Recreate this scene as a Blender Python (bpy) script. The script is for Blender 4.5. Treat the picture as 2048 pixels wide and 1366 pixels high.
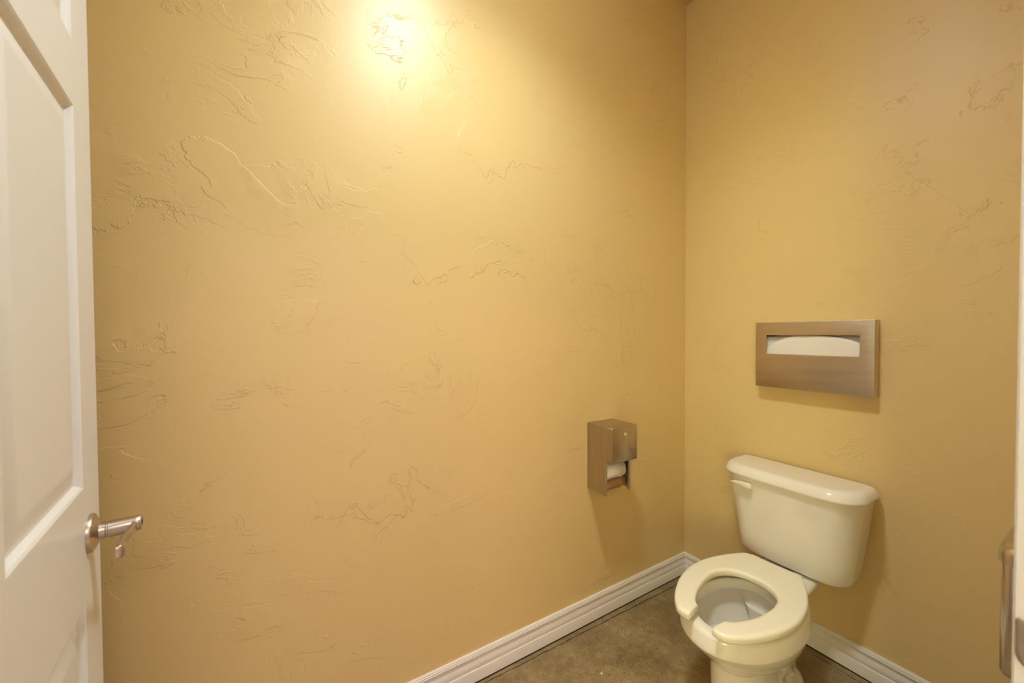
import bpy, bmesh, math, random
from mathutils import Vector, Matrix, Euler
random.seed(7)
for o in list(bpy.data.objects): bpy.data.objects.remove(o, do_unlink=True)
scn = bpy.context.scene
COL = scn.collection
PI = math.pi

# ------------------------------------------------------------------ camera
cam_d = bpy.data.cameras.new('camera'); cam = bpy.data.objects.new('camera', cam_d); COL.objects.link(cam)
F_PX = 770.2
cam_d.sensor_fit = 'HORIZONTAL'; cam_d.sensor_width = 36.0; cam_d.lens = F_PX / 2048 * 36.0
cam_d.clip_start = 0.02
yaw, pitch, roll = 1.0271, -0.0191, -0.0048
fw = Vector((math.cos(yaw)*math.cos(pitch), math.sin(yaw)*math.cos(pitch), math.sin(pitch)))
rt = Vector((math.sin(yaw), -math.cos(yaw), 0)); up = rt.cross(fw)
r2 = math.cos(roll)*rt + math.sin(roll)*up; u2 = -math.sin(roll)*rt + math.cos(roll)*up
M = Matrix((r2, u2, -fw)).transposed().to_4x4(); M.translation = Vector((-1.873, -1.2935, 1.3))
cam.matrix_world = M
cam_d.dof.use_dof = True; cam_d.dof.focus_distance = 1.75; cam_d.dof.aperture_fstop = 4.5
scn.camera = cam

# ------------------------------------------------------------------ view, world
scn.view_settings.view_transform = 'Standard'; scn.view_settings.look = 'None'
scn.view_settings.gamma = 1.0; scn.view_settings.use_curve_mapping = False
scn.view_settings.exposure = 0.07
w = bpy.data.worlds.new('world'); scn.world = w; w.use_nodes = True
w.node_tree.nodes['Background'].inputs[0].default_value = (0.55, 0.6, 0.75, 1)
w.node_tree.nodes['Background'].inputs[1].default_value = 0.3

# ------------------------------------------------------------------ light settings
LAMP_COL = (0.90, 1.0, 0.98); LAMP_E = 29.0        # dome on the ceiling of the small room
SPOT_E = 108.0
HALL_COL = (1.0, 0.75, 0.50); HALL_E = 40.0        # round lamp in the hall
DAY_COL = (1.0, 0.70, 0.72); DAY_E = 7.0          # daylight at the hall window
ROOM_H = 3.033
FILL_PANEL_COL = (1.0, 0.76, 0.77); FILL_PANEL_E = 11.6        # fill panel added on the unseen hall ceiling to lift low areas
END_FILL_COL = (1.0, 0.94, 0.48); END_FILL_E = 125.0         # fill light added behind an invented hall end window
sl_ = bpy.data.lights.new('ceiling_lamp_bulb', 'SPOT'); sl_.energy = SPOT_E; sl_.color = LAMP_COL
sl_.spot_size = math.radians(142); sl_.spot_blend = 1.0; sl_.shadow_soft_size = 0.11
slo = bpy.data.objects.new('ceiling_lamp_bulb', sl_); COL.objects.link(slo); slo.location = (-1.36, -0.675, ROOM_H-0.15)
dl = bpy.data.lights.new('daylight', 'AREA'); dl.energy = DAY_E; dl.color = DAY_COL
dl.shape = 'RECTANGLE'; dl.size = 2.5; dl.size_y = 1.85
dlo = bpy.data.objects.new('daylight', dl); COL.objects.link(dlo)
dlo.location = (-1.75, -4.13, 1.27); dlo.rotation_euler = (-PI/2, 0, PI)

dl2 = bpy.data.lights.new('end_fill', 'AREA'); dl2.energy = END_FILL_E; dl2.color = END_FILL_COL
dl2.shape = 'RECTANGLE'; dl2.size = 1.5; dl2.size_y = 1.85
dlo2 = bpy.data.objects.new('end_fill', dl2); COL.objects.link(dlo2)
dlo2.location = (-4.75, -3.05, 1.27); dlo2.rotation_euler = (0, -PI/2, 0)

# ------------------------------------------------------------------ materials
def nt(name):
    m = bpy.data.materials.new(name); m.use_nodes = True
    return m, m.node_tree, m.node_tree.nodes['Principled BSDF']
def N(t, kind, **kw):
    n = t.nodes.new(kind)
    for k, v in kw.items():
        if k.startswith('_'): setattr(n, k[1:], v)
        else: n.inputs[k.replace('_', ' ')].default_value = v
    return n
def math_n(t, op, a, b=None, c=None):
    n = t.nodes.new('ShaderNodeMath'); n.operation = op
    for i, x in enumerate((a, b, c)):
        if x is None: continue
        if isinstance(x, (int, float)): n.inputs[i].default_value = x
        else: t.links.new(x, n.inputs[i])
    return n.outputs[0]
def noise(t, vec, scale, detail=2.0, rough=0.5, dist=0.0):
    n = N(t, 'ShaderNodeTexNoise', Scale=scale, Detail=detail, Roughness=rough, Distortion=dist)
    t.links.new(vec, n.inputs['Vector']); return n.outputs['Fac']
def sstep(t, x, lo, hi):
    n = t.nodes.new('ShaderNodeMapRange'); n.interpolation_type = 'SMOOTHSTEP'
    n.inputs[1].default_value = lo; n.inputs[2].default_value = hi
    t.links.new(x, n.inputs[0]); return n.outputs[0]
def mapped(t, scale=(1,1,1), rot=(0,0,0), loc=(0,0,0)):
    tc = t.nodes.new('ShaderNodeTexCoord'); mp = t.nodes.new('ShaderNodeMapping')
    mp.inputs['Scale'].default_value = scale; mp.inputs['Rotation'].default_value = rot; mp.inputs['Location'].default_value = loc
    t.links.new(tc.outputs['Object'], mp.inputs['Vector']); return mp.outputs[0]
def ramp(t, fac, stops):
    n = t.nodes.new('ShaderNodeValToRGB'); e = n.color_ramp.elements
    while len(e) < len(stops): e.new(0.5)
    for el, (p, c) in zip(e, stops): el.position = p; el.color = (*c, 1)
    t.links.new(fac, n.inputs[0]); return n.outputs[0]
def bump(t, b, h, strength, dist):
    n = N(t, 'ShaderNodeBump', Strength=strength, Distance=dist)
    t.links.new(h, n.inputs['Height']); t.links.new(n.outputs[0], b.inputs['Normal'])

WALL_C = (0.735, 0.545, 0.248)
def wall_mat(name, loc, bs=0.75):
    m, t, b = nt(name)
    b.inputs['Roughness'].default_value = 0.41
    b.inputs['Specular IOR Level'].default_value = 0.6
    v = mapped(t, loc=loc)
    b.inputs['Base Color'].default_value = (*WALL_C, 1)
    # trowelled plaster: raised islands with crisp lips, only in patches
    n1 = noise(t, v, 3.1, 9, 0.62, 0.55)
    n2 = noise(t, mapped(t, (1, 1, 1.5), (0.3, 0.5, 0.2), (loc[0]+7, loc[1]+3, loc[2]+5)), 5.3, 7, 0.6, 0.9)
    k1 = noise(t, mapped(t, loc=(loc[0]+2, loc[1]+9, loc[2]+4)), 2.6, 3, 0.55)
    k2 = noise(t, mapped(t, loc=(loc[0]+12, loc[1]+1, loc[2]+8)), 3.6, 3, 0.6)
    p1 = sstep(t, n1, 0.515, 0.528); p2 = sstep(t, n2, 0.54, 0.556)
    a = math_n(t, 'MULTIPLY', p1, sstep(t, k1, 0.475, 0.62))
    c = math_n(t, 'MULTIPLY', p2, sstep(t, k2, 0.47, 0.62))
    s = math_n(t, 'ADD', a, c)
    fine = noise(t, v, 210, 2, 0.5)
    roll_ = noise(t, v, 2.2, 2, 0.5)
    s = math_n(t, 'ADD', s, math_n(t, 'MULTIPLY', fine, 0.16))
    s = math_n(t, 'ADD', s, math_n(t, 'MULTIPLY', roll_, 1.6))
    bump(t, b, s, bs, 0.0017)
    return m
M_wall_back = wall_mat('paint_back', (0.3, 0.1, 0.7))
M_wall_right = wall_mat('paint_right', (5.3, 2.1, 1.7), 0.62)
def plain(name, col, rough=0.5, metal=0.0, spec=0.5, coat=0.0, bmp=None):
    m, t, b = nt(name)
    b.inputs['Base Color'].default_value = (*col, 1); b.inputs['Roughness'].default_value = rough
    b.inputs['Metallic'].default_value = metal; b.inputs['Specular IOR Level'].default_value = spec
    b.inputs['Coat Weight'].default_value = coat
    if bmp:
        v = mapped(t, bmp[3] if len(bmp) > 3 else (1,1,1)); bump(t, b, noise(t, v, bmp[0], 3), bmp[1], bmp[2])
    return m
M_ceil = plain('ceiling_paint', WALL_C, 0.6)
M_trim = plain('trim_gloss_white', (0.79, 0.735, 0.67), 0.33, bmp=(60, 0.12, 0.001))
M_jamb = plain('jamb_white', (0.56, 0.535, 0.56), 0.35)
M_door = plain('door_white', (0.755, 0.745, 0.765), 0.38, bmp=(40, 0.1, 0.001, (1, 1, 0.25)))
M_hall = plain('hall_paint', (0.72, 0.66, 0.58), 0.6)
M_hallfloor = plain('hall_floor', (0.52, 0.46, 0.40), 0.5, bmp=(20, 0.2, 0.001))
M_dark = plain('dark_fill', (0.02, 0.015, 0.01), 0.8)
M_ceramic = plain('vitreous_china', (0.84, 0.785, 0.69), 0.10, coat=0.5)
M_seat = plain('seat_plastic', (0.84, 0.785, 0.62), 0.24, bmp=(30, 0.03, 0.001))
M_paper = plain('tissue_paper', (0.80, 0.75, 0.70), 0.9, spec=0.1, bmp=(160, 0.25, 0.001))
M_cover = plain('cover_paper', (0.82, 0.765, 0.72), 0.85, spec=0.15, bmp=(25, 0.25, 0.002))
M_card = plain('cardboard', (0.34, 0.19, 0.08), 0.8, bmp=(80, 0.2, 0.001))
M_chrome = plain('chrome', (0.75, 0.68, 0.58), 0.16, metal=1.0)
def brushed(name, col, rough, sc, amt=0.08):
    m, t, b = nt(name)
    b.inputs['Metallic'].default_value = 1.0
    v = mapped(t, sc)
    n = noise(t, v, 1.0, 4, 0.6)
    big = noise(t, mapped(t, tuple(0.14*s for s in sc)), 1.0, 3, 0.6)
    mix = math_n(t, 'ADD', math_n(t, 'MULTIPLY', n, 0.5), math_n(t, 'MULTIPLY', big, 0.5))
    c = ramp(t, mix, [(0.35, tuple(x*(1-amt) for x in col)), (0.65, tuple(min(1, x*(1+amt)) for x in col))])
    t.links.new(c, b.inputs['Base Color'])
    r = math_n(t, 'ADD', math_n(t, 'MULTIPLY', n, 0.12), rough-0.06)
    t.links.new(r, b.inputs['Roughness'])
    bump(t, b, n, 0.06, 0.0006)
    return m
M_steel_h = brushed('stainless_horizontal', (0.58, 0.49, 0.39), 0.36, (30, 5, 60), 0.10)
M_steel_v = brushed('stainless_vertical', (0.47, 0.40, 0.31), 0.34, (60, 60, 7), 0.12)
M_steel_b = brushed('stainless_bin', (0.56, 0.53, 0.51), 0.25, (60, 60, 60), 0.05)
M_nickel = brushed('satin_nickel', (0.54, 0.48, 0.42), 0.30, (160, 160, 160), 0.04)

def floor_mat():
    m, t, b = nt('stained_concrete')
    v = mapped(t)
    n1 = noise(t, v, 4.0, 8, 0.62, 0.3); n2 = noise(t, v, 34, 5, 0.7); n3 = noise(t, v, 230, 3, 0.7)
    f = math_n(t, 'ADD', math_n(t, 'MULTIPLY', n1, 0.42), math_n(t, 'ADD', math_n(t, 'MULTIPLY', n2, 0.26), math_n(t, 'MULTIPLY', n3, 0.46)))
    c = ramp(t, f, [(0.42, (0.120, 0.076, 0.030)), (0.57, (0.265, 0.186, 0.084)), (0.72, (0.460, 0.350, 0.190))])
    # sparse pale and dark flecks
    vo = N(t, 'ShaderNodeTexVoronoi', Scale=75.0); t.links.new(v, vo.inputs['Vector'])
    keep = sstep(t, noise(t, v, 19, 1), 0.60, 0.62)
    fl = math_n(t, 'MULTIPLY', math_n(t, 'LESS_THAN', vo.outputs['Distance'], 0.17), keep)
    mx = t.nodes.new('ShaderNodeMix'); mx.data_type = 'RGBA'
    t.links.new(fl, mx.inputs[0]); t.links.new(c, mx.inputs[6]); mx.inputs[7].default_value = (0.07, 0.04, 0.02, 1)
    t.links.new(mx.outputs[2], b.inputs['Base Color'])
    b.inputs['Roughness'].default_value = 0.42
    bump(t, b, math_n(t, 'ADD', n2, n3), 0.35, 0.0012)
    return m
M_floor = floor_mat()
def emit(name, col, s):
    m, t, b = nt(name)
    b.inputs['Base Color'].default_value = (0.9, 0.9, 0.85, 1)
    b.inputs['Emission Color'].default_value = (*col, 1); b.inputs['Emission Strength'].default_value = s
    return m
M_glow = emit('lamp_diffuser', LAMP_COL, LAMP_E)
M_glow2 = emit('hall_lamp_diffuser', HALL_COL, HALL_E)
m_, t_, b_ = nt('bowl_water'); b_.inputs['Transmission Weight'].default_value = 1.0; b_.inputs['IOR'].default_value = 1.33
b_.inputs['Roughness'].default_value = 0.0; b_.inputs['Base Color'].default_value = (0.95, 0.97, 0.95, 1); M_water = m_
m_, t_, b_ = nt('window_glass'); b_.inputs['Transmission Weight'].default_value = 1.0; b_.inputs['IOR'].default_value = 1.0
b_.inputs['Roughness'].default_value = 0.0; b_.inputs['Specular IOR Level'].default_value = 0.3; M_glass = m_

# ------------------------------------------------------------------ mesh helpers
def link(name, bm, mat, parent=None, smooth=None, bevel=None):
    bmesh.ops.recalc_face_normals(bm, faces=bm.faces[:])
    me = bpy.data.meshes.new(name); bm.to_mesh(me); bm.free()
    me.materials.append(mat)
    if smooth is not None:
        me.shade_smooth()
        me.set_sharp_from_angle(angle=math.radians(smooth))
    o = bpy.data.objects.new(name, me); COL.objects.link(o)
    if parent: o.parent = parent
    if bevel:
        md = o.modifiers.new('bevel', 'BEVEL'); md.width = bevel; md.segments = 3; md.limit_method = 'ANGLE'; md.angle_limit = math.radians(35)
        md.harden_normals = False
        me.shade_smooth(); me.set_sharp_from_angle(angle=math.radians(35))
    return o
def empty(name, loc, label, cat, group=None, rot=None):
    o = bpy.data.objects.new(name, None); COL.objects.link(o); o.location = loc
    o.empty_display_size = 0.05
    if rot: o.rotation_euler = rot
    o['label'] = label; o['category'] = cat
    if group: o['group'] = group
    return o
def tag(o, label, cat, group=None):
    o['label'] = label; o['category'] = cat
    if group: o['group'] = group
    return o
def struct(o, label=None):
    o['kind'] = 'structure'
    if label: o['label'] = label
    return o
def box(bm, a, b):
    (x0, y0, z0), (x1, y1, z1) = a, b
    vs = [bm.verts.new(p) for p in ((x0,y0,z0),(x1,y0,z0),(x1,y1,z0),(x0,y1,z0),(x0,y0,z1),(x1,y0,z1),(x1,y1,z1),(x0,y1,z1))]
    for f in ((0,3,2,1),(4,5,6,7),(0,1,5,4),(1,2,6,5),(2,3,7,6),(3,0,4,7)): bm.faces.new([vs[i] for i in f])
    return vs
def loft(bm, rings, cap0=True, cap1=True, closed=True):
    R = [[bm.verts.new(p) for p in r] for r in rings]
    n = len(R[0])
    for A, B in zip(R, R[1:]):
        for i in range(n if closed else n-1):
            j = (i+1) % n
            bm.faces.new((A[i], A[j], B[j], B[i]))
    if cap0: bm.faces.new(R[0][::-1])
    if cap1: bm.faces.new(R[-1])
    return R
def rrect(u0, u1, v0, v1, rads, z, n=8, bow=0.0):
    """rounded rectangle in (u,v); rads for corners (u1v1, u0v1, u0v0, u1v0); bow pushes the u1 side outward"""
    pts = []
    cs = [(u1, v1, -1, -1, 0), (u0, v1, 1, -1, PI/2), (u0, v0, 1, 1, PI), (u1, v0, -1, 1, 1.5*PI)]
    for (cu, cv, su, sv, a0), r in zip(cs, rads):
        for k in range(n+1):
            a = a0 + PI/2*k/n
            pts.append([cu + su*r + r*math.cos(a), cv + sv*r + r*math.sin(a), z])
    # subdivide the long u1 side for the bow: last -> first
    side = []
    for k in range(1, 12):
        s = k/12; side.append([u1, (v0+rads[3])*(1-s) + (v1-rads[0])*s, z])
    pts += side
    if bow:
        h = (v1-v0)/2; mid = (v1+v0)/2
        for p in pts:
            if p[0] > u0 + (u1-u0)*0.35:
                wgt = min(1, (p[0]-u0-(u1-u0)*0.35)/((u1-u0)*0.4))
                p[0] += bow*wgt*(1-((p[1]-mid)/h)**2)
    return pts
def egg(uc, af, ab, b, z, n=72, ef=1.0, eb=1.0, vc=0.0):
    pts = []
    for k in range(n):
        a = 2*PI*k/n; c, s = math.cos(a), math.sin(a)
        e = ef if c > 0 else eb
        pts.append([uc + (af if c > 0 else ab)*math.copysign(abs(c)**e, c), vc + b*math.copysign(abs(s)**e, s), z])
    return pts
def cyl(bm, p0, p1, r0, r1=None, n=32, cap=True):
    r1 = r0 if r1 is None else r1
    tube_rings(bm, [(p0, r0), (p1, r1)], n, cap)
def tube_rings(bm, seq, n=32, cap=True):
    """straight axis lathe: seq of (point, radius) along one axis"""
    P = [Vector(p) for p, r in seq]
    ax = next((P[i+1]-P[0]) for i in range(len(P)-1) if (P[i+1]-P[0]).length > 1e-7).normalized()
    ref = Vector((0,0,1)) if abs(ax.z) < 0.9 else Vector((1,0,0))
    e1 = ax.cross(ref).normalized(); e2 = ax.cross(e1)
    rings = [[(p + r*(math.cos(2*PI*k/n)*e1 + math.sin(2*PI*k/n)*e2)) for k in range(n)] for p, (_, r) in zip(P, seq)]
    loft(bm, rings, cap, cap)
def catmull(pts, per=6):
    out = []
    P = [pts[0]] + list(pts) + [pts[-1]]
    for i in range(1, len(P)-2):
        for k in range(per):
            s = k/per
            q = []
            for d in range(len(pts[0])):
                p0, p1, p2, p3 = (P[i+j][d] for j in (-1, 0, 1, 2))
                q.append(0.5*((2*p1)+(-p0+p2)*s+(2*p0-5*p1+4*p2-p3)*s*s+(-p0+3*p1-3*p2+p3)*s**3))
            out.append(q)
    out.append(list(pts[-1])); return out
def resample(pts, n):
    L = [0]
    for a, b in zip(pts, pts[1:]): L.append(L[-1] + math.dist(a, b))
    out = []; j = 0
    for k in range(n):
        t = L[-1]*k/(n-1)
        while j < len(L)-2 and L[j+1] < t: j += 1
        s = (t-L[j])/max(1e-9, L[j+1]-L[j]); out.append([a+(b-a)*s for a, b in zip(pts[j], pts[j+1])])
    return out
def sweep(bm, path, prof, n=None):
    """sweep a closed cross-section along a 3-D path; prof(k, s) -> list of (a,b) in the (side, up) frame"""
    P = [Vector(p) for p in path]; rings = []
    for i, p in enumerate(P):
        t = (P[min(i+1, len(P)-1)] - P[max(i-1, 0)]).normalized()
        ref = Vector((0,0,1)) if abs(t.z) < 0.95 else Vector((1,0,0))
        s = t.cross(ref).normalized(); u = s.cross(t)
        rings.append([p + s*a + u*b for a, b in prof(i, i/(len(P)-1))])
    loft(bm, rings)

# ------------------------------------------------------------------ room shell
XL = -2.75; YF = -1.232; YH0 = -1.36; XH0, XH1 = -4.6, 1.6; YH1 = -4.0
DX0, DX1, DH = -2.085, -1.18, 2.045       # clear door opening
T = 0.12
b = bmesh.new(); box(b, (XL-T, 0, -0.02), (T, T, ROOM_H+0.1)); struct(link('wall_back', b, M_wall_back), 'warm yellow trowelled plaster wall with the paper holder')
b = bmesh.new(); box(b, (0, YF, -0.02), (T, 0, ROOM_H+0.1)); struct(link('wall_right', b, M_wall_right), 'warm yellow trowelled plaster wall behind the toilet')
b = bmesh.new(); box(b, (XL-T, YF, -0.02), (XL, 0, ROOM_H+0.1)); struct(link('wall_left', b, M_wall_right))
b = bmesh.new()
box(b, (XL-T, YH0, -0.02), (DX0-0.02, YF, ROOM_H+0.1)); box(b, (DX1+0.02, YH0, -0.02), (T, YF, ROOM_H+0.1))
box(b, (DX0-0.02, YH0, DH+0.02), (DX1+0.02, YF, ROOM_H+0.1))
struct(link('wall_front', b, M_wall_right))
b = bmesh.new(); box(b, (XL-T, YH0, ROOM_H), (T, T, ROOM_H+0.1)); struct(link('ceiling', b, M_ceil))
# floor: main slab and perimeter strip parted by an open saw-cut joint that wanders a little
def jy(x): return -0.049 - 0.0155*x + 0.0011*math.sin(x*31) + 0.0008*math.sin(x*83+1) + 0.0005*math.sin(x*210)
def jx(y): return -0.043 + 0.0011*math.sin(y*37) + 0.0008*math.sin(y*91+2) + 0.0005*math.sin(y*190)
b = bmesh.new()
def strip(pts_a, pts_b, z=0.0, d=0.03):
    A = [b.verts.new((p[0], p[1], z)) for p in pts_a]; B = [b.verts.new((p[0], p[1], z)) for p in pts_b]
    A2 = [b.verts.new((p[0], p[1], z-d)) for p in pts_a]; B2 = [b.verts.new((p[0], p[1], z-d)) for p in pts_b]
    for i in range(len(A)-1):
        b.faces.new((A[i], A[i+1], B[i+1], B[i])); b.faces.new((A[i], A2[i], A2[i+1], A[i+1])); b.faces.new((B[i], B[i+1], B2[i+1], B2[i]))
w_ = 0.0034
xs = [XL + (0.0-XL)*i/400 for i in range(401)]
xs_m = [XL + (jx(-0.05)-w_-XL)*i/400 for i in range(401)]
def wj(x): return w_*(1 + 0.15*math.sin(x*57) + 0.12*math.sin(x*171+.5))
ys = [YF + (jy(-0.043)-w_-YF)*i/200 for i in range(201)]
strip([(x, 0.0) for x in xs], [(x, jy(x)+wj(x)*0.6) for x in xs])                       # along the back wall
strip([(0.0, y) for y in ys], [(jx(y)+wj(y)*0.6, y) for y in ys])                        # along the right wall
strip([(x, jy(x)-wj(x)*0.6) for x in xs_m[:-1]], [(x, -0.2) for x in xs_m[:-1]])
xe = xs_m[-2]
yy = [jy(xe)-wj(xe)*0.6 + (YF - jy(xe))*i/200 for i in range(201)]
strip([(jx(y)-wj(y)*0.6, y) for y in yy], [(xe-0.004, y) for y in yy])
strip([(XL, -0.2), (xe-0.004, -0.2)], [(XL, YF), (xe-0.004, YF)])
strip([(XL, YF), (0, YF)], [(XL, YH0), (0, YH0)])
box(b, (XL-T, YH0, -0.06), (T, T, -0.03))
struct(link('floor', b, M_floor), 'mottled brown stained concrete floor with a dark joint along the walls')

b = bmesh.new(); box(b, (XL, -0.0152, 0.0), (0, -0.0005, 0.0052)); box(b, (-0.0152, YF, 0.0), (-0.0005, -0.0152, 0.0052))  # solid dark strips in place of the shade under the baseboards
box(b, (XL, -0.062, -0.02), (-0.030, -0.002, -0.0022)); box(b, (-0.056, YF, -0.02), (-0.030, -0.062, -0.0022))
struct(link('trim_2', b, M_dark), 'thin dark strip under the white baseboards, gap shade put into its colour')
# hall outside the door
b = bmesh.new(); box(b, (XH0, YH1, -0.05), (XH1, YH0, -0.001)); struct(link('floor_hall', b, M_hallfloor))
b = bmesh.new(); box(b, (XH0, YH1-T, 2.75), (XH1, YH0, 2.85)); struct(link('ceiling_hall', b, M_hall))
b = bmesh.new(); EY0, EY1 = -3.85, -2.25
box(b, (XH0-T, YH1-T, -0.05), (XH0, EY0, 2.85)); box(b, (XH0-T, EY1, -0.05), (XH0, YH0, 2.85)); box(b, (XH0-T, EY0, -0.05), (XH0, EY1, 0.3)); box(b, (XH0-T, EY0, 2.25), (XH0, EY1, 2.85))
struct(link('wall_hall_left', b, M_hall))
win2 = bpy.data.objects.new('added_window', None); COL.objects.link(win2); struct(win2)  # end window added so fill light reaches the toilet and right wall
b = bmesh.new()
for a, c in (((XH0-0.09, EY0, 0.3), (XH0-0.04, EY1, 0.34)), ((XH0-0.09, EY0, 2.21), (XH0-0.04, EY1, 2.25)), ((XH0-0.09, EY0, 0.34), (XH0-0.04, EY0+0.04, 2.21)), ((XH0-0.09, EY1-0.04, 0.34), (XH0-0.04, EY1, 2.21))): box(b, a, c)
link('window_frame', b, M_trim, win2)
b = bmesh.new(); box(b, (XH0-0.068, EY0+0.04, 0.34), (XH0-0.064, EY1-0.04, 2.21)); link('window_pane', b, M_glass, win2)
b = bmesh.new(); box(b, (XH1, YH1-T, -0.05), (XH1+T, YH0, 2.85)); struct(link('wall_hall_right', b, M_hall))
b = bmesh.new(); box(b, (XH0, YH0, -0.02), (XL-T, YH0+T, 2.85)); box(b, (T, YH0, -0.02), (XH1, YH0+T, 2.85)); struct(link('wall_hall_front', b, M_hall))
b = bmesh.new(); WX0, WX1, WZ0, WZ1 = -3.05, -0.40, 0.3, 2.25
box(b, (XH0, YH1-T, -0.05), (WX0, YH1, 2.75)); box(b, (WX1, YH1-T, -0.05), (XH1, YH1, 2.75))
box(b, (WX0, YH1-T, -0.05), (WX1, YH1, WZ0)); box(b, (WX0, YH1-T, WZ1), (WX1, YH1, 2.75))
struct(link('wall_hall_back', b, M_hall))
win = bpy.data.objects.new('window_1', None); COL.objects.link(win); win.location = (0, 0, 0); struct(win)
b = bmesh.new()
for a, c in (((WX0, YH1-0.09, WZ0), (WX1, YH1-0.04, WZ0+0.04)), ((WX0, YH1-0.09, WZ1-0.04), (WX1, YH1-0.04, WZ1)),
             ((WX0, YH1-0.09, WZ0+0.04), (WX0+0.04, YH1-0.04, WZ1-0.04)), ((WX1-0.04, YH1-0.09, WZ0+0.04), (WX1, YH1-0.04, WZ1-0.04))): box(b, a, c)
link('window_frame', b, M_trim, win)
b = bmesh.new(); box(b, (WX0+0.04, YH1-0.068, WZ0+0.04), (WX1-0.04, YH1-0.064, WZ1-0.04)); link('window_pane', b, M_glass, win)

# ------------------------------------------------------------------ baseboards
BB = [(0.0, 0.004), (0.0145, 0.004), (0.0148, 0.046), (0.0138, 0.0495), (0.0108, 0.0510), (0.0092, 0.0525), (0.0092, 0.0545), (0.0120, 0.0560),
      (0.0124, 0.0600), (0.0118, 0.0690), (0.0100, 0.0760), (0.0074, 0.0840), (0.0066, 0.0900), (0.0070, 0.0930), (0.0112, 0.0945),
      (0.0120, 0.0965), (0.0116, 0.0995), (0.0100, 0.1010), (0.0096, 0.1020), (0.0104, 0.1035), (0.0100, 0.1060), (0.0082, 0.1070), (0.0080, 0.1080),
      (0.0084, 0.1095), (0.0070, 0.1118), (0.0045, 0.1122), (0.0, 0.1122)]
def baseboard(name, axis, s, e, sgn, wall, mitre_s, mitre_e):
    b = bmesh.new(); rings = []
    for (pos, mit) in ((s, mitre_s), (e, mitre_e)):
        r = []
        for d, z in BB:
            al = pos + mit*d; ac = wall + sgn*d
            r.append((al, ac, z) if axis == 'x' else (ac, al, z))
        rings.append(r)
    loft(b, rings); return struct(link(name, b, M_trim, smooth=30))
struct(baseboard('baseboard_back', 'x', XL, 0, -1, 0, 1, -1), 'white moulded baseboard along the wall under the paper holder')
struct(baseboard('baseboard_right', 'y', YF, 0, -1, 0, 1, -1), 'white moulded baseboard behind the toilet')
baseboard('baseboard_left', 'y', YF, 0, 1, XL, 1, -1)
baseboard('baseboard_front', 'x', DX1+0.07, 0, 1, YF, 0, -1)

# ------------------------------------------------------------------ door frame (jambs, stops, casings)
fr = bpy.data.objects.new('trim_1', None); COL.objects.link(fr); struct(fr, 'white door frame at the right edge with a metal strike plate')
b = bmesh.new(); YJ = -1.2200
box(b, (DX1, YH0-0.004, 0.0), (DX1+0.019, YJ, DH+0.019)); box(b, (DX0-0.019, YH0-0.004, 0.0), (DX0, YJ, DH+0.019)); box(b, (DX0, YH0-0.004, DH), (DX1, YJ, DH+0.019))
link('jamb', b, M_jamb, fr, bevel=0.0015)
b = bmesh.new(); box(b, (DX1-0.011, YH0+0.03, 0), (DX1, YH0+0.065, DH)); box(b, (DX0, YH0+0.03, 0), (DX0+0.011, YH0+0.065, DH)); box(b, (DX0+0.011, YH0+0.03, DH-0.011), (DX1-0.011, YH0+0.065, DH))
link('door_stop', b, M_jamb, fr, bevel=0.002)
for nm, y0, y1 in (('casing', YF, YJ+0.0015), ('casing', YH0-0.016, YH0)):
    b = bmesh.new()
    box(b, (DX1+0.005, y0, 0), (DX1+0.065, y1, DH+0.065)); box(b, (DX0-0.065, y0, 0), (DX0-0.005, y1, DH+0.065)); box(b, (DX0-0.005, y0, DH+0.005), (DX1+0.005, y1, DH+0.065))
    link(nm, b, M_trim, fr, bevel=0.003)
# strike plate on the jamb face
b = bmesh.new(); ZS = 0.957; rings = []
for (dx, ins) in ((-0.0000, 0.0), (-0.0010, 0.0), (-0.0019, 0.0008), (-0.0026, 0.0025), (-0.0028, 0.0045)):
    pts = []
    for cu, cv, a0, r in ((-1.2212, ZS+0.029, 0, 0.005), (-1.2700, ZS+0.029, PI/2, 0.011), (-1.2700, ZS-0.029, PI, 0.011), (-1.2212, ZS-0.029, 1.5*PI, 0.020)):
        su = -1 if cu > -1.25 else 1; sv = -1 if cv > ZS else 1
        for k in range(9):
            a = a0 + PI/2*k/8
            pts.append((DX1+dx, cu + su*(r) + (r-ins)*math.cos(a), cv + sv*r + (r-ins)*math.sin(a)))
    rings.append(pts)
loft(b, rings)
sp = link('strike_plate', b, M_nickel, fr, smooth=40); sp['label'] = 'satin nickel strike plate'
b = bmesh.new(); cyl(b, (DX1-0.0031, -1.246, ZS+0.018), (DX1-0.0012, -1.246, ZS+0.018), 0.004); cyl(b, (DX1-0.0031, -1.246, ZS-0.018), (DX1-0.0012, -1.246, ZS-0.018), 0.004)
link('screw', b, M_chrome, sp, smooth=40)

# ------------------------------------------------------------------ door
ED = Vector((-2.168, -0.274, 0)); DD = Vector((-0.11275, 0.99362, 0)).normalized(); DN = Vector((DD.y, -DD.x, 0))
DW, DT, DHT = 0.885, 0.035, 2.03
door = bpy.data.objects.new('door_1', None); COL.objects.link(door); struct(door, 'white moulded panel door standing open at the left')
hp = ED - DD*DW
door.location = (hp.x, hp.y, 0.0); door.rotation_euler = (0, 0, math.atan2(DD.y, DD.x))
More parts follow.
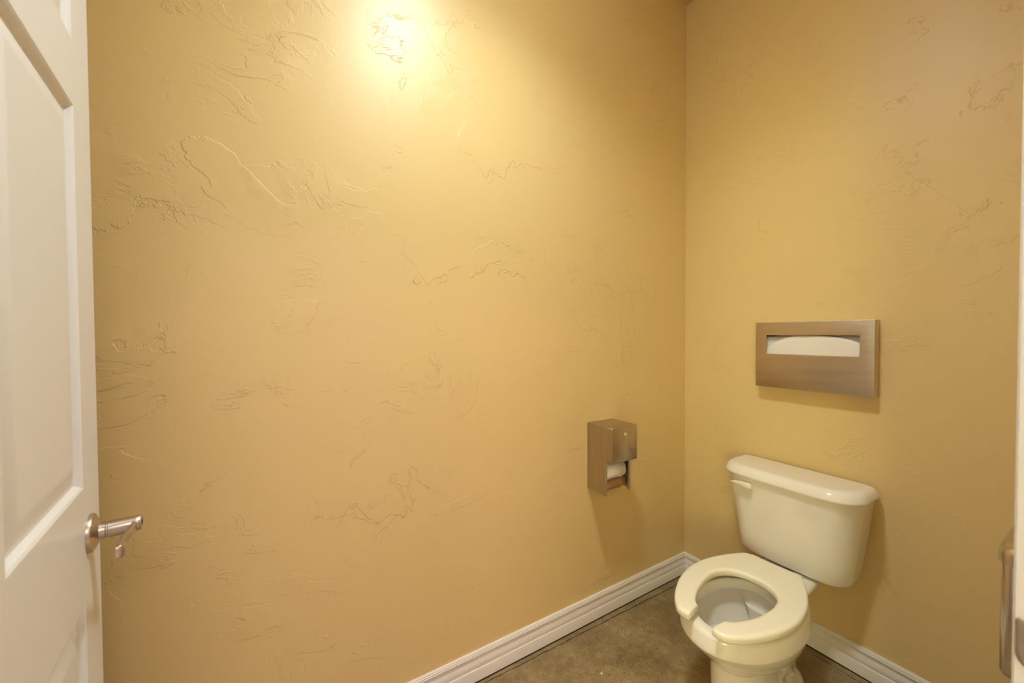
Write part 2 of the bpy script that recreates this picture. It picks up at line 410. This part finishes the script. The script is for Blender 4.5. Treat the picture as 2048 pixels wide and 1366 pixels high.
# door local frame: +x from hinge to free edge, +y away from the camera side, z up ; camera-side face is y=0
ex = [0.0]
b = bmesh.new()
e_b = [0.103, 0.405, 0.480, 0.782]                 # distances from the free edge
xb = sorted([0, DW] + [DW - e for e in e_b]); zb = [0.012, 0.235, 0.853, 1.045, 1.678, 1.785, 1.925, DHT+0.012]
panels = {(i, j) for i in (1, 3) for j in (1, 3, 5)}
def face_grid(y0, sg):
    V = {}
    def v(x, z, d=0.0):
        k = (round(x, 5), round(z, 5), round(d, 5), sg)
        if k not in V: V[k] = b.verts.new((x, y0 + sg*d, z))
        return V[k]
    for i in range(len(xb)-1):
        for j in range(len(zb)-1):
            x0, x1, z0, z1 = xb[i], xb[i+1], zb[j], zb[j+1]
            if (i, j) not in panels:
                b.faces.new((v(x0,z0), v(x1,z0), v(x1,z1), v(x0,z1)))
            else:
                prev = None
                for ins, d in ((0, 0), (0.0015, 0.0008), (0.004, 0.0022), (0.007, 0.0060), (0.010, 0.0090), (0.014, 0.0098), (0.018, 0.0090), (0.024, 0.0078), (0.040, 0.0030), (0.0445, 0.0022), (0.047, 0.0022)):
                    lp = [v(x0+ins, z0+ins, d), v(x1-ins, z0+ins, d), v(x1-ins, z1-ins, d), v(x0+ins, z1-ins, d)]
                    if prev:
                        for k in range(4): b.faces.new((prev[k], prev[(k+1)%4], lp[(k+1)%4], lp[k]))
                    prev = lp
                b.faces.new(prev)
face_grid(0.0, 1); face_grid(DT, -1)
xe_, ze_ = xb, zb
for z in (zb[0], zb[-1]): b.faces.new([b.verts.new(p) for p in ((0,0,z),(DW,0,z),(DW,DT,z),(0,DT,z))])
for x in (0, DW): b.faces.new([b.verts.new(p) for p in ((x,0,zb[0]),(x,DT,zb[0]),(x,DT,zb[-1]),(x,0,zb[-1]))])
slab = link('door_slab', b, M_door, door, smooth=22)
def handle(side):
    s = -1 if side == 0 else 1; y0 = 0.0 if side == 0 else DT
    cx, cz = DW - 0.070, 0.957
    h = bpy.data.objects.new('door_handle', None)
    b = bmesh.new()
    tube_rings(b, [((cx, y0, cz), 0.0325), ((cx, y0+s*0.003, cz), 0.0325), ((cx, y0+s*0.0055, cz), 0.0315), ((cx, y0+s*0.010, cz), 0.0215), ((cx, y0+s*0.0115, cz), 0.0180),
                   ((cx, y0+s*0.0125, cz), 0.0150), ((cx, y0+s*0.020, cz), 0.0145), ((cx, y0+s*0.021, cz), 0.0128), ((cx, y0+s*0.0225, cz), 0.0128), ((cx, y0+s*0.0235, cz), 0.0140),
                   ((cx, y0+s*0.058, cz), 0.0140), ((cx, y0+s*0.0635, cz), 0.0135), ((cx, y0+s*0.066, cz), 0.0120), ((cx, y0+s*0.0665, cz), 0.0095), ((cx, y0+s*0.0655, cz), 0.0085), ((cx, y0+s*0.0655, cz), 0.004)], 40)
    hd = link('door_handle', b, M_nickel, door, smooth=30)
    b = bmesh.new()
    path = catmull([(cx+0.006, y0+s*0.056, cz+0.001), (cx-0.012, y0+s*0.057, cz-0.001), (cx-0.035, y0+s*0.053, cz-0.003), (cx-0.060, y0+s*0.048, cz-0.004), (cx-0.082, y0+s*0.049, cz-0.005), (cx-0.093, y0+s*0.054, cz-0.006), (cx-0.099, y0+s*0.052, cz-0.006), (cx-0.101, y0+s*0.046, cz-0.006)], 5)
    def pr(i, t):
        hh = 0.0105*(1-0.30*math.sin(PI*min(1, t*1.15))) ; th = 0.0042 - 0.0010*t
        if t > 0.93: hh *= 0.9
        return [(th*math.copysign(abs(math.cos(a))**0.6, math.cos(a)), hh*math.copysign(abs(math.sin(a))**0.6, math.sin(a))) for a in (2*PI*k/20 for k in range(20))]
    sweep(b, path, pr)
    link('lever', b, M_nickel, hd, smooth=40)
    b = bmesh.new(); cyl(b, (cx, y0+s*0.0640, cz), (cx, y0+s*0.0668, cz), 0.0045); link('lock_button', b, M_dark if side == 0 else M_chrome, hd, smooth=40)
handle(0); handle(1)
b = bmesh.new(); box(b, (DW-0.0002, 0.006, 0.928), (DW+0.0012, 0.029, 0.986)); link('latch_plate', b, M_nickel, door, bevel=0.0008)
for hz in (0.25, 1.03, 1.80):
    b = bmesh.new(); cyl(b, (-0.004, 0.0, hz-0.045), (-0.004, 0.0, hz+0.045), 0.006, n=20); box(b, (-0.003, 0.001, hz-0.044), (-0.0005, 0.030, hz+0.044)); link('hinge', b, M_nickel, door, smooth=40)

# ------------------------------------------------------------------ toilet
TY = -0.556
toilet = empty('toilet', (-0.35, TY, 0), 'cream white two-piece toilet with open-front seat in the corner', 'toilet')
TO = Vector((0.35, -TY, 0))
def tk(p): return Vector((-p[0], TY - p[1], p[2])) + TO            # tank frame -> parent-local
AR = math.radians(3.7)
def bw(p):                                                          # bowl frame (slightly turned) -> parent-local
    du = p[0]-0.12
    return Vector((-0.12 - du*math.cos(AR) + p[1]*math.sin(AR), -0.558 - du*math.sin(AR) - p[1]*math.cos(AR), p[2])) + TO
def xf(bm, f):
    for v in bm.verts: v.co = f(v.co)
# bowl: outside from the floor up, over the rim and down inside
RZ = 0.388
b = bmesh.new()
sec = [ # uc, af, ab, b, z, ef, eb
 (0.430, 0.236, 0.245, 0.116, 0.000, .94, .80), (0.430, 0.238, 0.247, 0.118, 0.010, .94, .80), (0.431, 0.235, 0.242, 0.115, 0.022, .94, .80), (0.436, 0.228, 0.228, 0.107, 0.033, .94, .84),
 (0.455, 0.206, 0.195, 0.096, 0.045, .95, .88), (0.476, 0.186, 0.170, 0.089, 0.065, .95, .9), (0.490, 0.174, 0.162, 0.086, 0.105, .96, .9), (0.495, 0.171, 0.165, 0.086, 0.160, .96, .9),
 (0.496, 0.172, 0.175, 0.088, 0.215, .97, .9), (0.496, 0.175, 0.185, 0.092, 0.233, .98, .9), (0.494, 0.186, 0.198, 0.106, 0.2415, 1, .92), (0.491, 0.202, 0.208, 0.126, 0.2455, 1, .95), (0.489, 0.212, 0.217, 0.138, 0.2505, 1, .95), (0.489, 0.220, 0.222, 0.145, 0.2590, 1, .95),
 (0.497, 0.243, 0.233, 0.158, 0.288, 1, .95), (0.505, 0.257, 0.240, 0.166, 0.312, 1, .95), (0.510, 0.265, 0.244, 0.1705, 0.329, 1, .95), (0.510, 0.2675, 0.245, 0.1715, 0.3325, 1, .95),
 (0.511, 0.2715, 0.245, 0.1742, 0.3345, 1, .95), (0.511, 0.2722, 0.245, 0.1748, 0.3375, 1, .95), (0.511, 0.2710, 0.245, 0.1740, 0.345, 1, .95),
 (0.511, 0.266, 0.245, 0.1715, RZ-0.012, 1, .95), (0.511, 0.262, 0.243, 0.1685, RZ-0.004, 1, .95), (0.511, 0.256, 0.238, 0.163, RZ, 1, .95),
 (0.568, 0.172, 0.172, 0.117, RZ, 1, 1), (0.566, 0.168, 0.168, 0.113, RZ-0.003, 1, 1), (0.566, 0.165, 0.165, 0.110, RZ-0.009, 1, 1), (0.566, 0.164, 0.164, 0.109, RZ-0.030, 1, 1), (0.566, 0.166, 0.166, 0.111, RZ-0.036, 1, 1),
 (0.566, 0.178, 0.180, 0.122, RZ-0.038, 1, 1), (0.566, 0.184, 0.188, 0.130, RZ-0.048, 1, 1), (0.562, 0.176, 0.186, 0.126, RZ-0.085, 1, 1), (0.553, 0.155, 0.170, 0.110, RZ-0.130, 1, 1),
 (0.545, 0.120, 0.140, 0.086, RZ-0.175, 1, 1), (0.538, 0.085, 0.100, 0.062, RZ-0.205, 1, 1), (0.530, 0.060, 0.065, 0.045, RZ-0.235, 1, 1), (0.525, 0.035, 0.035, 0.030, RZ-0.255, 1, 1)]
loft(b, [egg(uc, af, ab, bb, z, 96, ef, eb) for uc, af, ab, bb, z, ef, eb in sec])
# rear deck that carries the tank, and the trapway column below it
def deck(z, g, r=0.022): return rrect(0.035-g*0.3, 0.40, -0.097-g, 0.097+g, (r*2, r, r, r*2), z)
loft(b, [deck(0.250, -0.045), deck(0.285, -0.028), deck(0.310, -0.012), deck(0.330, -0.001), deck(0.343, 0.004), deck(0.352, 0.004), deck(0.358, 0.001), deck(0.3615, -0.006), deck(0.3625, -0.014)])
loft(b, [egg(0.255, 0.17, 0.105, h, z, 64, .8, .8) for z, h in ((0.0, 0.055), (0.05, 0.052), (0.12, 0.047), (0.18, 0.045), (0.23, 0.047), (0.27, 0.056), (0.30, 0.075))])
# low swept hump of the trapway on each flank of the foot
for s in (-1, 1):
    path = catmull([(0.47, s*0.045, 0.080), (0.40, s*0.050, 0.105), (0.34, s*0.048, 0.095), (0.29, s*0.045, 0.060), (0.27, s*0.045, 0.01)], 6)
    sweep(b, path, lambda i, t: [(0.026*math.cos(a), 0.026*math.sin(a)) for a in (2*PI*k/20 for k in range(20))])
xf(b, bw)
link('bowl', b, M_ceramic, toilet, smooth=38)
b = bmesh.new(); loft(b, [[bw(Vector(p)) for p in egg(0.534, 0.075, 0.085, 0.056, z, 48)] for z in (0.168, 0.170)])
link('water', b, M_water, toilet, smooth=30)
for s in (-1, 1):
    b = bmesh.new(); tube_rings(b, [(bw(Vector((0.330, s*0.093, z))), r) for z, r in ((0.024, 0.0155), (0.040, 0.0155), (0.049, 0.013), (0.054, 0.008), (0.0555, 0.002))], 24)
    link('bolt_cap', b, M_seat, toilet, smooth=40)
# seat: open-front ring
outer = catmull([(.285, 0), (.285, .030), (.285, .060), (.286, .084), (.2895, .092), (.300, .1005), (.335, .120), (.375, .138), (.415, .153), (.458, .165), (.50, .1715), (.55, .1735), (.605, .1675), (.65, .157), (.69, .1425), (.725, .127), (.755, .110), (.780, .090), (.7925, .077), (.7985, .062), (.7985, .050), (.796, .038)], 5)
inner = catmull([(.436, 0), (.4375, .02), (.443, .040), (.455, .061), (.475, .081), (.502, .0955), (.53, .1005), (.56, .1010), (.60, .0965), (.64, .0885), (.68, .0755), (.708, .0625), (.722, .053), (.728, .0465)], 5)
NS = 70
oh, ih = resample(outer, NS), resample(inner, NS)
def fullc(h): return [(p[0], -p[1]) for p in h[::-1]] + [(p[0], p[1]) for p in h[1:]]
O_, I_ = fullc(oh), fullc(ih)
SB, ST = 0.4065, 0.4300
def seat_sec(o, i, shrink=0.0):
    o, i = Vector(o), Vector(i); wd = (o-i).length; d = (o-i)/wd
    r = 0.0075; pts = []
    prof = [(0.003, SB), (0.0006, SB+0.0025), (0, SB+0.006), (0, ST-0.009), (0.0008, ST-0.0055), (0.003, ST-0.0025), (0.0075, ST-0.0003), (0.016, ST+0.0005), (0.030, ST+0.0008)]
    for e, z in prof: pts.append((o - d*(e+shrink), z))
    for e, z in prof[::-1]: pts.append((i + d*(e+shrink), z))
    zc = (SB+ST)/2
    return [(p.x, p.y, zc + (z-zc)*(1-shrink*60)) for p, z in pts]
b = bmesh.new(); rings = []
rings_all = [seat_sec(o, i) for o, i in zip(O_, I_)]
def endcap(o, i, s):
    out = []
    for off, sh in ((0.0, 0.0), (0.0022, 0.0012), (0.0034, 0.0035)):
        out.append([(x, y - s*off, z) for x, y, z in seat_sec(o, i, sh)])
    return out
e0 = endcap(O_[0], I_[0], -1)[::-1]; e1 = endcap(O_[-1], I_[-1], 1)
loft(b, e0[:-1] + rings_all + e1[1:])
xf(b, bw)
link('seat', b, M_seat, toilet, smooth=40)
for (uu, vv) in ((0.46, -0.14), (0.46, 0.14), (0.68, -0.115), (0.68, 0.115)):
    b = bmesh.new(); loft(b, [[bw(Vector((uu+0.011*math.cos(a), vv+0.006*math.sin(a), z))) for a in (2*PI*k/16 for k in range(16))] for z in (RZ-0.001, SB+0.002)]); link('seat_bumper', b, M_seat, toilet, smooth=40)
for s in (-1, 1):
    b = bmesh.new(); loft(b, [[bw(Vector(p)) for p in rrect(0.255, 0.305, s*0.07-0.016, s*0.07+0.016, (0.006,)*4, z, 4)] for z in (0.361, 0.395, 0.408, 0.412)]); link('seat_hinge', b, M_seat, toilet, smooth=40)
# tank
b = bmesh.new()
def tank_ring(z, hb, uf, g=0.0, rf=0.075, bow=0.014): return [tk(Vector(p)) for p in rrect(0.022+g, uf-g, -hb+g, hb-g, (rf, 0.014, 0.014, rf), z, 10, bow)]
loft(b, [tank_ring(.3725, .176, .146, 0.02, .055), tank_ring(.3730, .186, .158, 0.008, .060), tank_ring(.3775, .192, .166, 0.002, .065), tank_ring(.389, .1955, .1695, 0, .068), tank_ring(.45, .2030, .1750, 0, .070), tank_ring(.52, .2120, .1815),
         tank_ring(.60, .2215, .1915), tank_ring(.66, .2275, .1985), tank_ring(.704, .2315, .2030)])
link('tank', b, M_ceramic, toilet, smooth=40)
b = bmesh.new()
def lid_ring(z, g, rf=0.088): return [tk(Vector(p)) for p in rrect(0.014+g*0.55, 0.2185-g, -0.2445+g, 0.2445-g, (rf, 0.020, 0.020, rf), z, 12, 0.014)]
loft(b, [lid_ring(.7035, 0.006), lid_ring(.7040, 0.001), lid_ring(.7065, 0.0), lid_ring(.712, 0.001), lid_ring(.720, 0.0038), lid_ring(.728, 0.0080), lid_ring(.7345, 0.0135), lid_ring(.7385, 0.0200), lid_ring(.7402, 0.0275, .08), lid_ring(.7408, 0.040, .07)])
link('tank_lid', b, M_ceramic, toilet, smooth=50)
# flush lever: wedge arm pointing to the left end of the tank
b = bmesh.new(); LV = [] # (v, u, z, half height, half thickness)
lev = [(-0.098, 0.222, 0.668, 0.0095, 0.0055), (-0.103, 0.2245, 0.6685, 0.0125, 0.0075), (-0.112, 0.2250, 0.6690, 0.0120, 0.0078), (-0.130, 0.2245, 0.6700, 0.0100, 0.0072), (-0.150, 0.2235, 0.6703, 0.0078, 0.0062), (-0.168, 0.2225, 0.6690, 0.0052, 0.0052), (-0.180, 0.2215, 0.6665, 0.0032, 0.004), (-0.185, 0.221, 0.6650, 0.0012, 0.002)]
loft(b, [[tk(Vector((u + ht*math.copysign(abs(math.cos(a))**.55, math.cos(a)), v, z + hh*math.copysign(abs(math.sin(a))**.55, math.sin(a))))) for a in (2*PI*k/20 for k in range(20))] for v, u, z, hh, ht in lev])
lv = link('flush_lever', b, M_seat, toilet, smooth=50)
b = bmesh.new(); cyl(b, tk(Vector((0.195, -0.108, 0.668))), tk(Vector((0.222, -0.108, 0.668))), 0.009); link('lever_pivot', b, M_seat, lv, smooth=40)

# ------------------------------------------------------------------ toilet paper holder on the back wall
HX0, HX1, HZ0, HZ1 = -0.700, -0.5485, 0.613, 0.905
hold = empty('toilet_paper_holder', (HX0, 0, HZ0), 'brushed stainless steel double roll paper holder mounted on the yellow wall', 'paper holder')
def hl(a, c): # box in world coordinates, parent-local mesh
    return (a[0]-HX0, a[1], a[2]-HZ0), (c[0]-HX0, c[1], c[2]-HZ0)
b = bmesh.new(); t1 = 0.0016
for a, c in (((HX0, -0.102, HZ0), (HX0+t1, 0, HZ1-0.001)), ((HX1-t1, -0.102, HZ0), (HX1, 0, HZ1-0.001)), ((HX0+t1, -t1, HZ0), (HX1-t1, 0, HZ1-0.001)), ((HX0+t1, -0.102, HZ1-0.001-t1), (HX1-t1, -t1, HZ1-0.001))):
    box(b, *hl(a, c))
link('case', b, M_steel_v, hold)
for s in (0, 1):   # side flanges in front, below the hood
    x0 = HX0 if s == 0 else HX1-0.011
    b = bmesh.new(); box(b, *hl((x0, -0.1125, HZ0-0.004), (x0+0.011, -0.0995, 0.762))); link('flange', b, M_steel_v, hold, bevel=0.002)
    b = bmesh.new(); xx = HX0+0.0025 if s == 0 else HX1-0.0095
    box(b, *hl((xx, -0.088, HZ0+0.012), (xx+0.007, -0.060, HZ0+0.045))); link('roll_bracket', b, M_steel_v, hold, bevel=0.002)
b = bmesh.new()   # hood: rounded front cover, open at the bottom
def hood_ring(y, g, r=0.006):
    pts = []
    x0, x1, z0, z1 = HX0-0.0012+g, HX1+0.0012-g, 0.7560+g, HZ1+0.001-g
    for cx, cz, sx, sz, a0 in ((x1, z1, -1, -1, 0), (x0, z1, 1, -1, PI/2), (x0, z0, 1, 1, PI), (x1, z0, -1, 1, 1.5*PI)):
        for k in range(7):
            a = a0 + PI/2*k/6; pts.append((cx+sx*r+r*math.cos(a)-HX0, y, cz+sz*r+r*math.sin(a)-HZ0))
    return pts
loft(b, [hood_ring(-0.085, 0.0014), hood_ring(-0.085, 0), hood_ring(-0.146, 0), hood_ring(-0.1485, 0.0008), hood_ring(-0.1500, 0.0025)], cap0=False)
link('hood', b, M_steel_v, hold, smooth=50)
LK = (-0.6195, 0.873)
b = bmesh.new(); yk = -0.150
tube_rings(b, [((LK[0]-HX0, yk+0.001, LK[1]-HZ0), 0.0078), ((LK[0]-HX0, yk-0.0022, LK[1]-HZ0), 0.0076), ((LK[0]-HX0, yk-0.0034, LK[1]-HZ0), 0.0062), ((LK[0]-HX0, yk-0.0034, LK[1]-HZ0), 0.0058), ((LK[0]-HX0, yk-0.0026, LK[1]-HZ0), 0.0056)], 28)
lk = link('lock', b, M_chrome, hold, smooth=35)
b = bmesh.new(); box(b, *hl((LK[0]-0.0011, yk-0.0030, LK[1]-0.0034), (LK[0]+0.0011, yk-0.0024, LK[1]+0.0034))); link('keyhole', b, M_dark, lk)
b = bmesh.new(); cyl(b, (-0.0012, -0.094, 0.008), (0.0, -0.094, 0.008), 0.0035, n=16); link('rivet', b, M_steel_v, hold, smooth=40)
def tube_roll(name, yc, zc, r, x0, x1, ri, mat, label, cat):
    b = bmesh.new(); n = 48; rings = []
    L = x1-x0
    for x, rr in ((0, ri), (0, r-0.001), (0.001, r), (L-0.001, r), (L, r-0.001), (L, ri), (0, ri)):
        rings.append([(x, rr*math.cos(2*PI*k/n), rr*math.sin(2*PI*k/n)) for k in range(n)])
    loft(b, rings, False, False)
    o = link(name, b, mat, None, smooth=40); o.location = (x0, yc, zc); return tag(o, label, cat)
r1 = tube_roll('toilet_paper_roll', -0.066, 0.706, 0.045, -0.688, -0.576, 0.021, M_paper, 'white toilet paper roll hanging below the hood of the steel holder', 'toilet paper')
# the loose end hangs a little off the roll
b = bmesh.new(); rings = []
for k in range(18):
    a = -0.5 + k*0.075
    rr = 0.0455 + 0.0004*k*0.25
    rings.append([(x, -rr*math.cos(a-0.3), -rr*math.sin(a-0.3)) for x in (0.001, 0.111)])
for A, Bq in zip(rings, rings[1:]):
    b.faces.new([b.verts.new(p) for p in (A[0], A[1], Bq[1], Bq[0])])
bmesh.ops.remove_doubles(b, verts=b.verts[:], dist=1e-5)
sh = link('loose_sheet', b, M_paper, r1, smooth=60); md = sh.modifiers.new('thick', 'SOLIDIFY'); md.thickness = 0.0006
tube_roll('toilet_paper_core', -0.084, 0.642, 0.0215, -0.688, -0.594, 0.0195, M_card, 'brown cardboard core of a used roll under the white roll', 'cardboard tube')

# ------------------------------------------------------------------ seat cover dispenser on the right wall
SY0, SY1, SZ0, SZ1, SD = -0.786, -0.384, 1.0650, 1.3460, 0.050
disp = empty('seat_cover_dispenser', (0, SY0, SZ0), 'flat brushed steel toilet seat cover dispenser on the wall above the tank', 'dispenser')
def sl(p): return (p[0], p[1]-SY0, p[2]-SZ0)
OY0, OY1, OZ0, OZ1 = -0.7445, -0.4280, 1.2070, 1.2905
b = bmesh.new()
def rect(x, y0, y1, z0, z1): return [sl((x, y0, z0)), sl((x, y1, z0)), sl((x, y1, z1)), sl((x, y0, z1))]
loft(b, [rect(-0.0, SY0, SY1, SZ0, SZ1), rect(-SD+0.002, SY0, SY1, SZ0, SZ1), rect(-SD+0.0006, SY0+0.0006, SY1-0.0006, SZ0+0.0006, SZ1-0.0006), rect(-SD, SY0+0.002, SY1-0.002, SZ0+0.002, SZ1-0.002),
         rect(-SD, OY0, OY1, OZ0, OZ1), rect(-SD+0.0015, OY0, OY1, OZ0, OZ1), rect(-SD+0.0015, SY0+0.0015, SY1-0.0015, SZ0+0.0015, SZ1-0.0015), rect(-0.0015, SY0+0.0015, SY1-0.0015, SZ0+0.0015, SZ1-0.0015)], cap0=True, cap1=True)
link('cabinet', b, M_steel_h, disp, smooth=30)
b = bmesh.new(); cyl(b, sl((-SD+0.001, OY0-0.001, OZ0+0.001)), sl((-SD+0.001, OY1+0.003, OZ0+0.001)), 0.0022, n=16); link('opening_lip', b, M_chrome, disp, smooth=40)
for yq in (-0.450, -0.475):
    b = bmesh.new(); cyl(b, sl((-0.035, yq, SZ0-0.0022)), sl((-0.035, yq, SZ0)), 0.005, n=16); link('screw', b, M_chrome, disp, smooth=40)
# the folded paper covers inside
def sheet(name, x0, topf, z0, y0, y1, bulge, label, thick):
    b = bmesh.new(); nu, nv = 40, 14; V = []
    for i in range(nu+1):
        y = y0+(y1-y0)*i/nu; zt = topf(i/nu); col = []
        for j in range(nv+1):
            s = j/nv; z = z0+(zt-z0)*s
            x = x0 - bulge*math.sin(PI*i/nu)**0.8*(0.3+0.7*s) + 0.0007*math.sin(19*i/nu+4*s) + 0.0006*math.sin(31*i/nu-3*s)
            col.append(b.verts.new((x, y, z)))
        V.append(col)
    for i in range(nu):
        for j in range(nv): b.faces.new((V[i][j], V[i+1][j], V[i+1][j+1], V[i][j+1]))
    o = link(name, b, M_cover, None, smooth=60); md = o.modifiers.new('thick', 'SOLIDIFY'); md.thickness = thick; md.offset = 0
    return tag(o, label, 'paper seat cover', 'folded seat covers in the dispenser')
def arc(s):  # s=0 at the right end (more negative y)
    return 1.2885 - (0.050 if s > .5 else 0.029)*abs((s-0.5)/0.416)**2.5
sheet('toilet_seat_cover', -0.036, arc, 1.072, -0.775, -0.396, 0.006, 'front white paper seat cover with arched top edge in the dispenser slot', 0.0012)
sheet('toilet_seat_cover', -0.026, lambda s: 1.2790 + 0.003*math.sin(3*s), 1.072, -0.775, -0.396, 0.003, 'rear white paper seat cover showing behind the arched front one', 0.0012)
sheet('toilet_seat_cover', -0.0185, lambda s: 1.2830 + 0.001*math.sin(7*s), 1.072, -0.775, -0.396, 0.001, 'flat white paper seat cover deepest in the dispenser behind the others', 0.0012)

# ------------------------------------------------------------------ sanitary napkin bin on the front wall
BX0, BX1, BYF = -0.665, -0.475, -1.1425
bn = empty('sanitary_bin', (BX0, YF, 0.615), 'brushed steel lidded bin on the wall beside the door frame, partly hidden', 'sanitary bin')
def bl(p): return Vector((p[0]-BX0, p[1]-YF, p[2]-0.615))
def bring(z, g, r=0.018, rb=0.004, fr_=0.0): # footprint ring, rounded at the outer corners
    x0, x1, y0, y1 = BX0+g, BX1-g, YF, BYF-g+fr_
    pts = []
    for cx, cy, sx, sy, a0, rr in ((x1, y1, -1, -1, 0, r), (x0, y1, 1, -1, PI/2, r), (x0, y0, 1, 1, PI, rb), (x1, y0, -1, 1, 1.5*PI, rb)):
        for k in range(9):
            a = a0 + PI/2*k/8; pts.append(bl((cx+sx*rr+rr*math.cos(a), cy+sy*rr+rr*math.sin(a), z)))
    return pts
b = bmesh.new(); loft(b, [bring(0.6150, 0.020, .024), bring(0.6165, 0.012, .018), bring(0.621, 0.0065, .018), bring(0.628, 0.004, .018), bring(0.848, 0.004, .018), bring(0.852, 0.005, .018)])
link('bin_body', b, M_steel_b, bn, smooth=40)
b = bmesh.new(); loft(b, [bring(0.843, 0.002, .029), bring(0.8435, 0.0, .030), bring(0.856, -0.001, .031), bring(0.8660, -0.0005, .031), bring(0.8725, 0.0015, .032), bring(0.8785, 0.0055, .034), bring(0.8835, 0.0115, .036), bring(0.8872, 0.0200, .036), bring(0.8893, 0.0300, .032), bring(0.8900, 0.0400, .02)])
link('bin_lid', b, M_steel_b, bn, smooth=45)

# ------------------------------------------------------------------ lamps
def dome(loc, r, mat, label, name='ceiling_light', depth=0.145):
    e = empty(name, loc, label, 'light')
    b = bmesh.new(); tube_rings(b, [((0,0,0), r*1.06), ((0,0,-0.030), r*1.08), ((0,0,-0.048), r*1.05), ((0,0,-0.052), r*0.99), ((0,0,-0.040), r*0.97)], 48); link('lamp_pan', b, M_chrome, e, smooth=40)
    b = bmesh.new(); seq = [((0,0,-0.044), r*0.96)] + [((0,0,-0.050-(depth-0.050)*math.sin(PI/2*k/8)), max(0.002, r*0.96*math.cos(PI/2*k/8))) for k in range(9)]
    tube_rings(b, seq, 48); link('lamp_diffuser', b, mat, e, smooth=60)
dome((-1.36, -0.675, ROOM_H), 0.135, M_glow, 'round ceiling light with white diffuser over the small room')
dome((-2.9, -2.6, 2.75), 0.17, M_glow2, 'round ceiling light in the hall left of the doorway', 'hall_light')

M_glow3 = emit('hall_fill_glow', FILL_PANEL_COL, FILL_PANEL_E)
pl = empty('hall_fill_panel', (-1.75, -3.15, 2.75), 'added square fill light panel, unseen on the hall ceiling opposite the doorway', 'light')  # unseen panel added to brighten the lower walls and door
b = bmesh.new(); box(b, (-0.60, -0.60, -0.030), (0.60, 0.60, 0.0)); link('fill_panel_frame', b, M_trim, pl)
b = bmesh.new(); box(b, (-0.57, -0.57, -0.034), (0.57, 0.57, -0.0302)); link('fill_panel_diffuser', b, M_glow3, pl)

# ------------------------------------------------------------------ small debris on the floor
b = bmesh.new(); bmesh.ops.create_icosphere(b, subdivisions=2, radius=0.0042)
for v in b.verts: v.co = Vector((v.co.x*0.85, v.co.y*1.1, v.co.z*0.5)) * (1+0.18*math.sin(v.co.x*900+v.co.y*700))
o = link('paper_scrap', b, M_paper, None, smooth=60); o.location = (-0.837, -0.229, 0.0018); tag(o, 'tiny white crumb lying on the concrete floor near the baseboard', 'crumb')
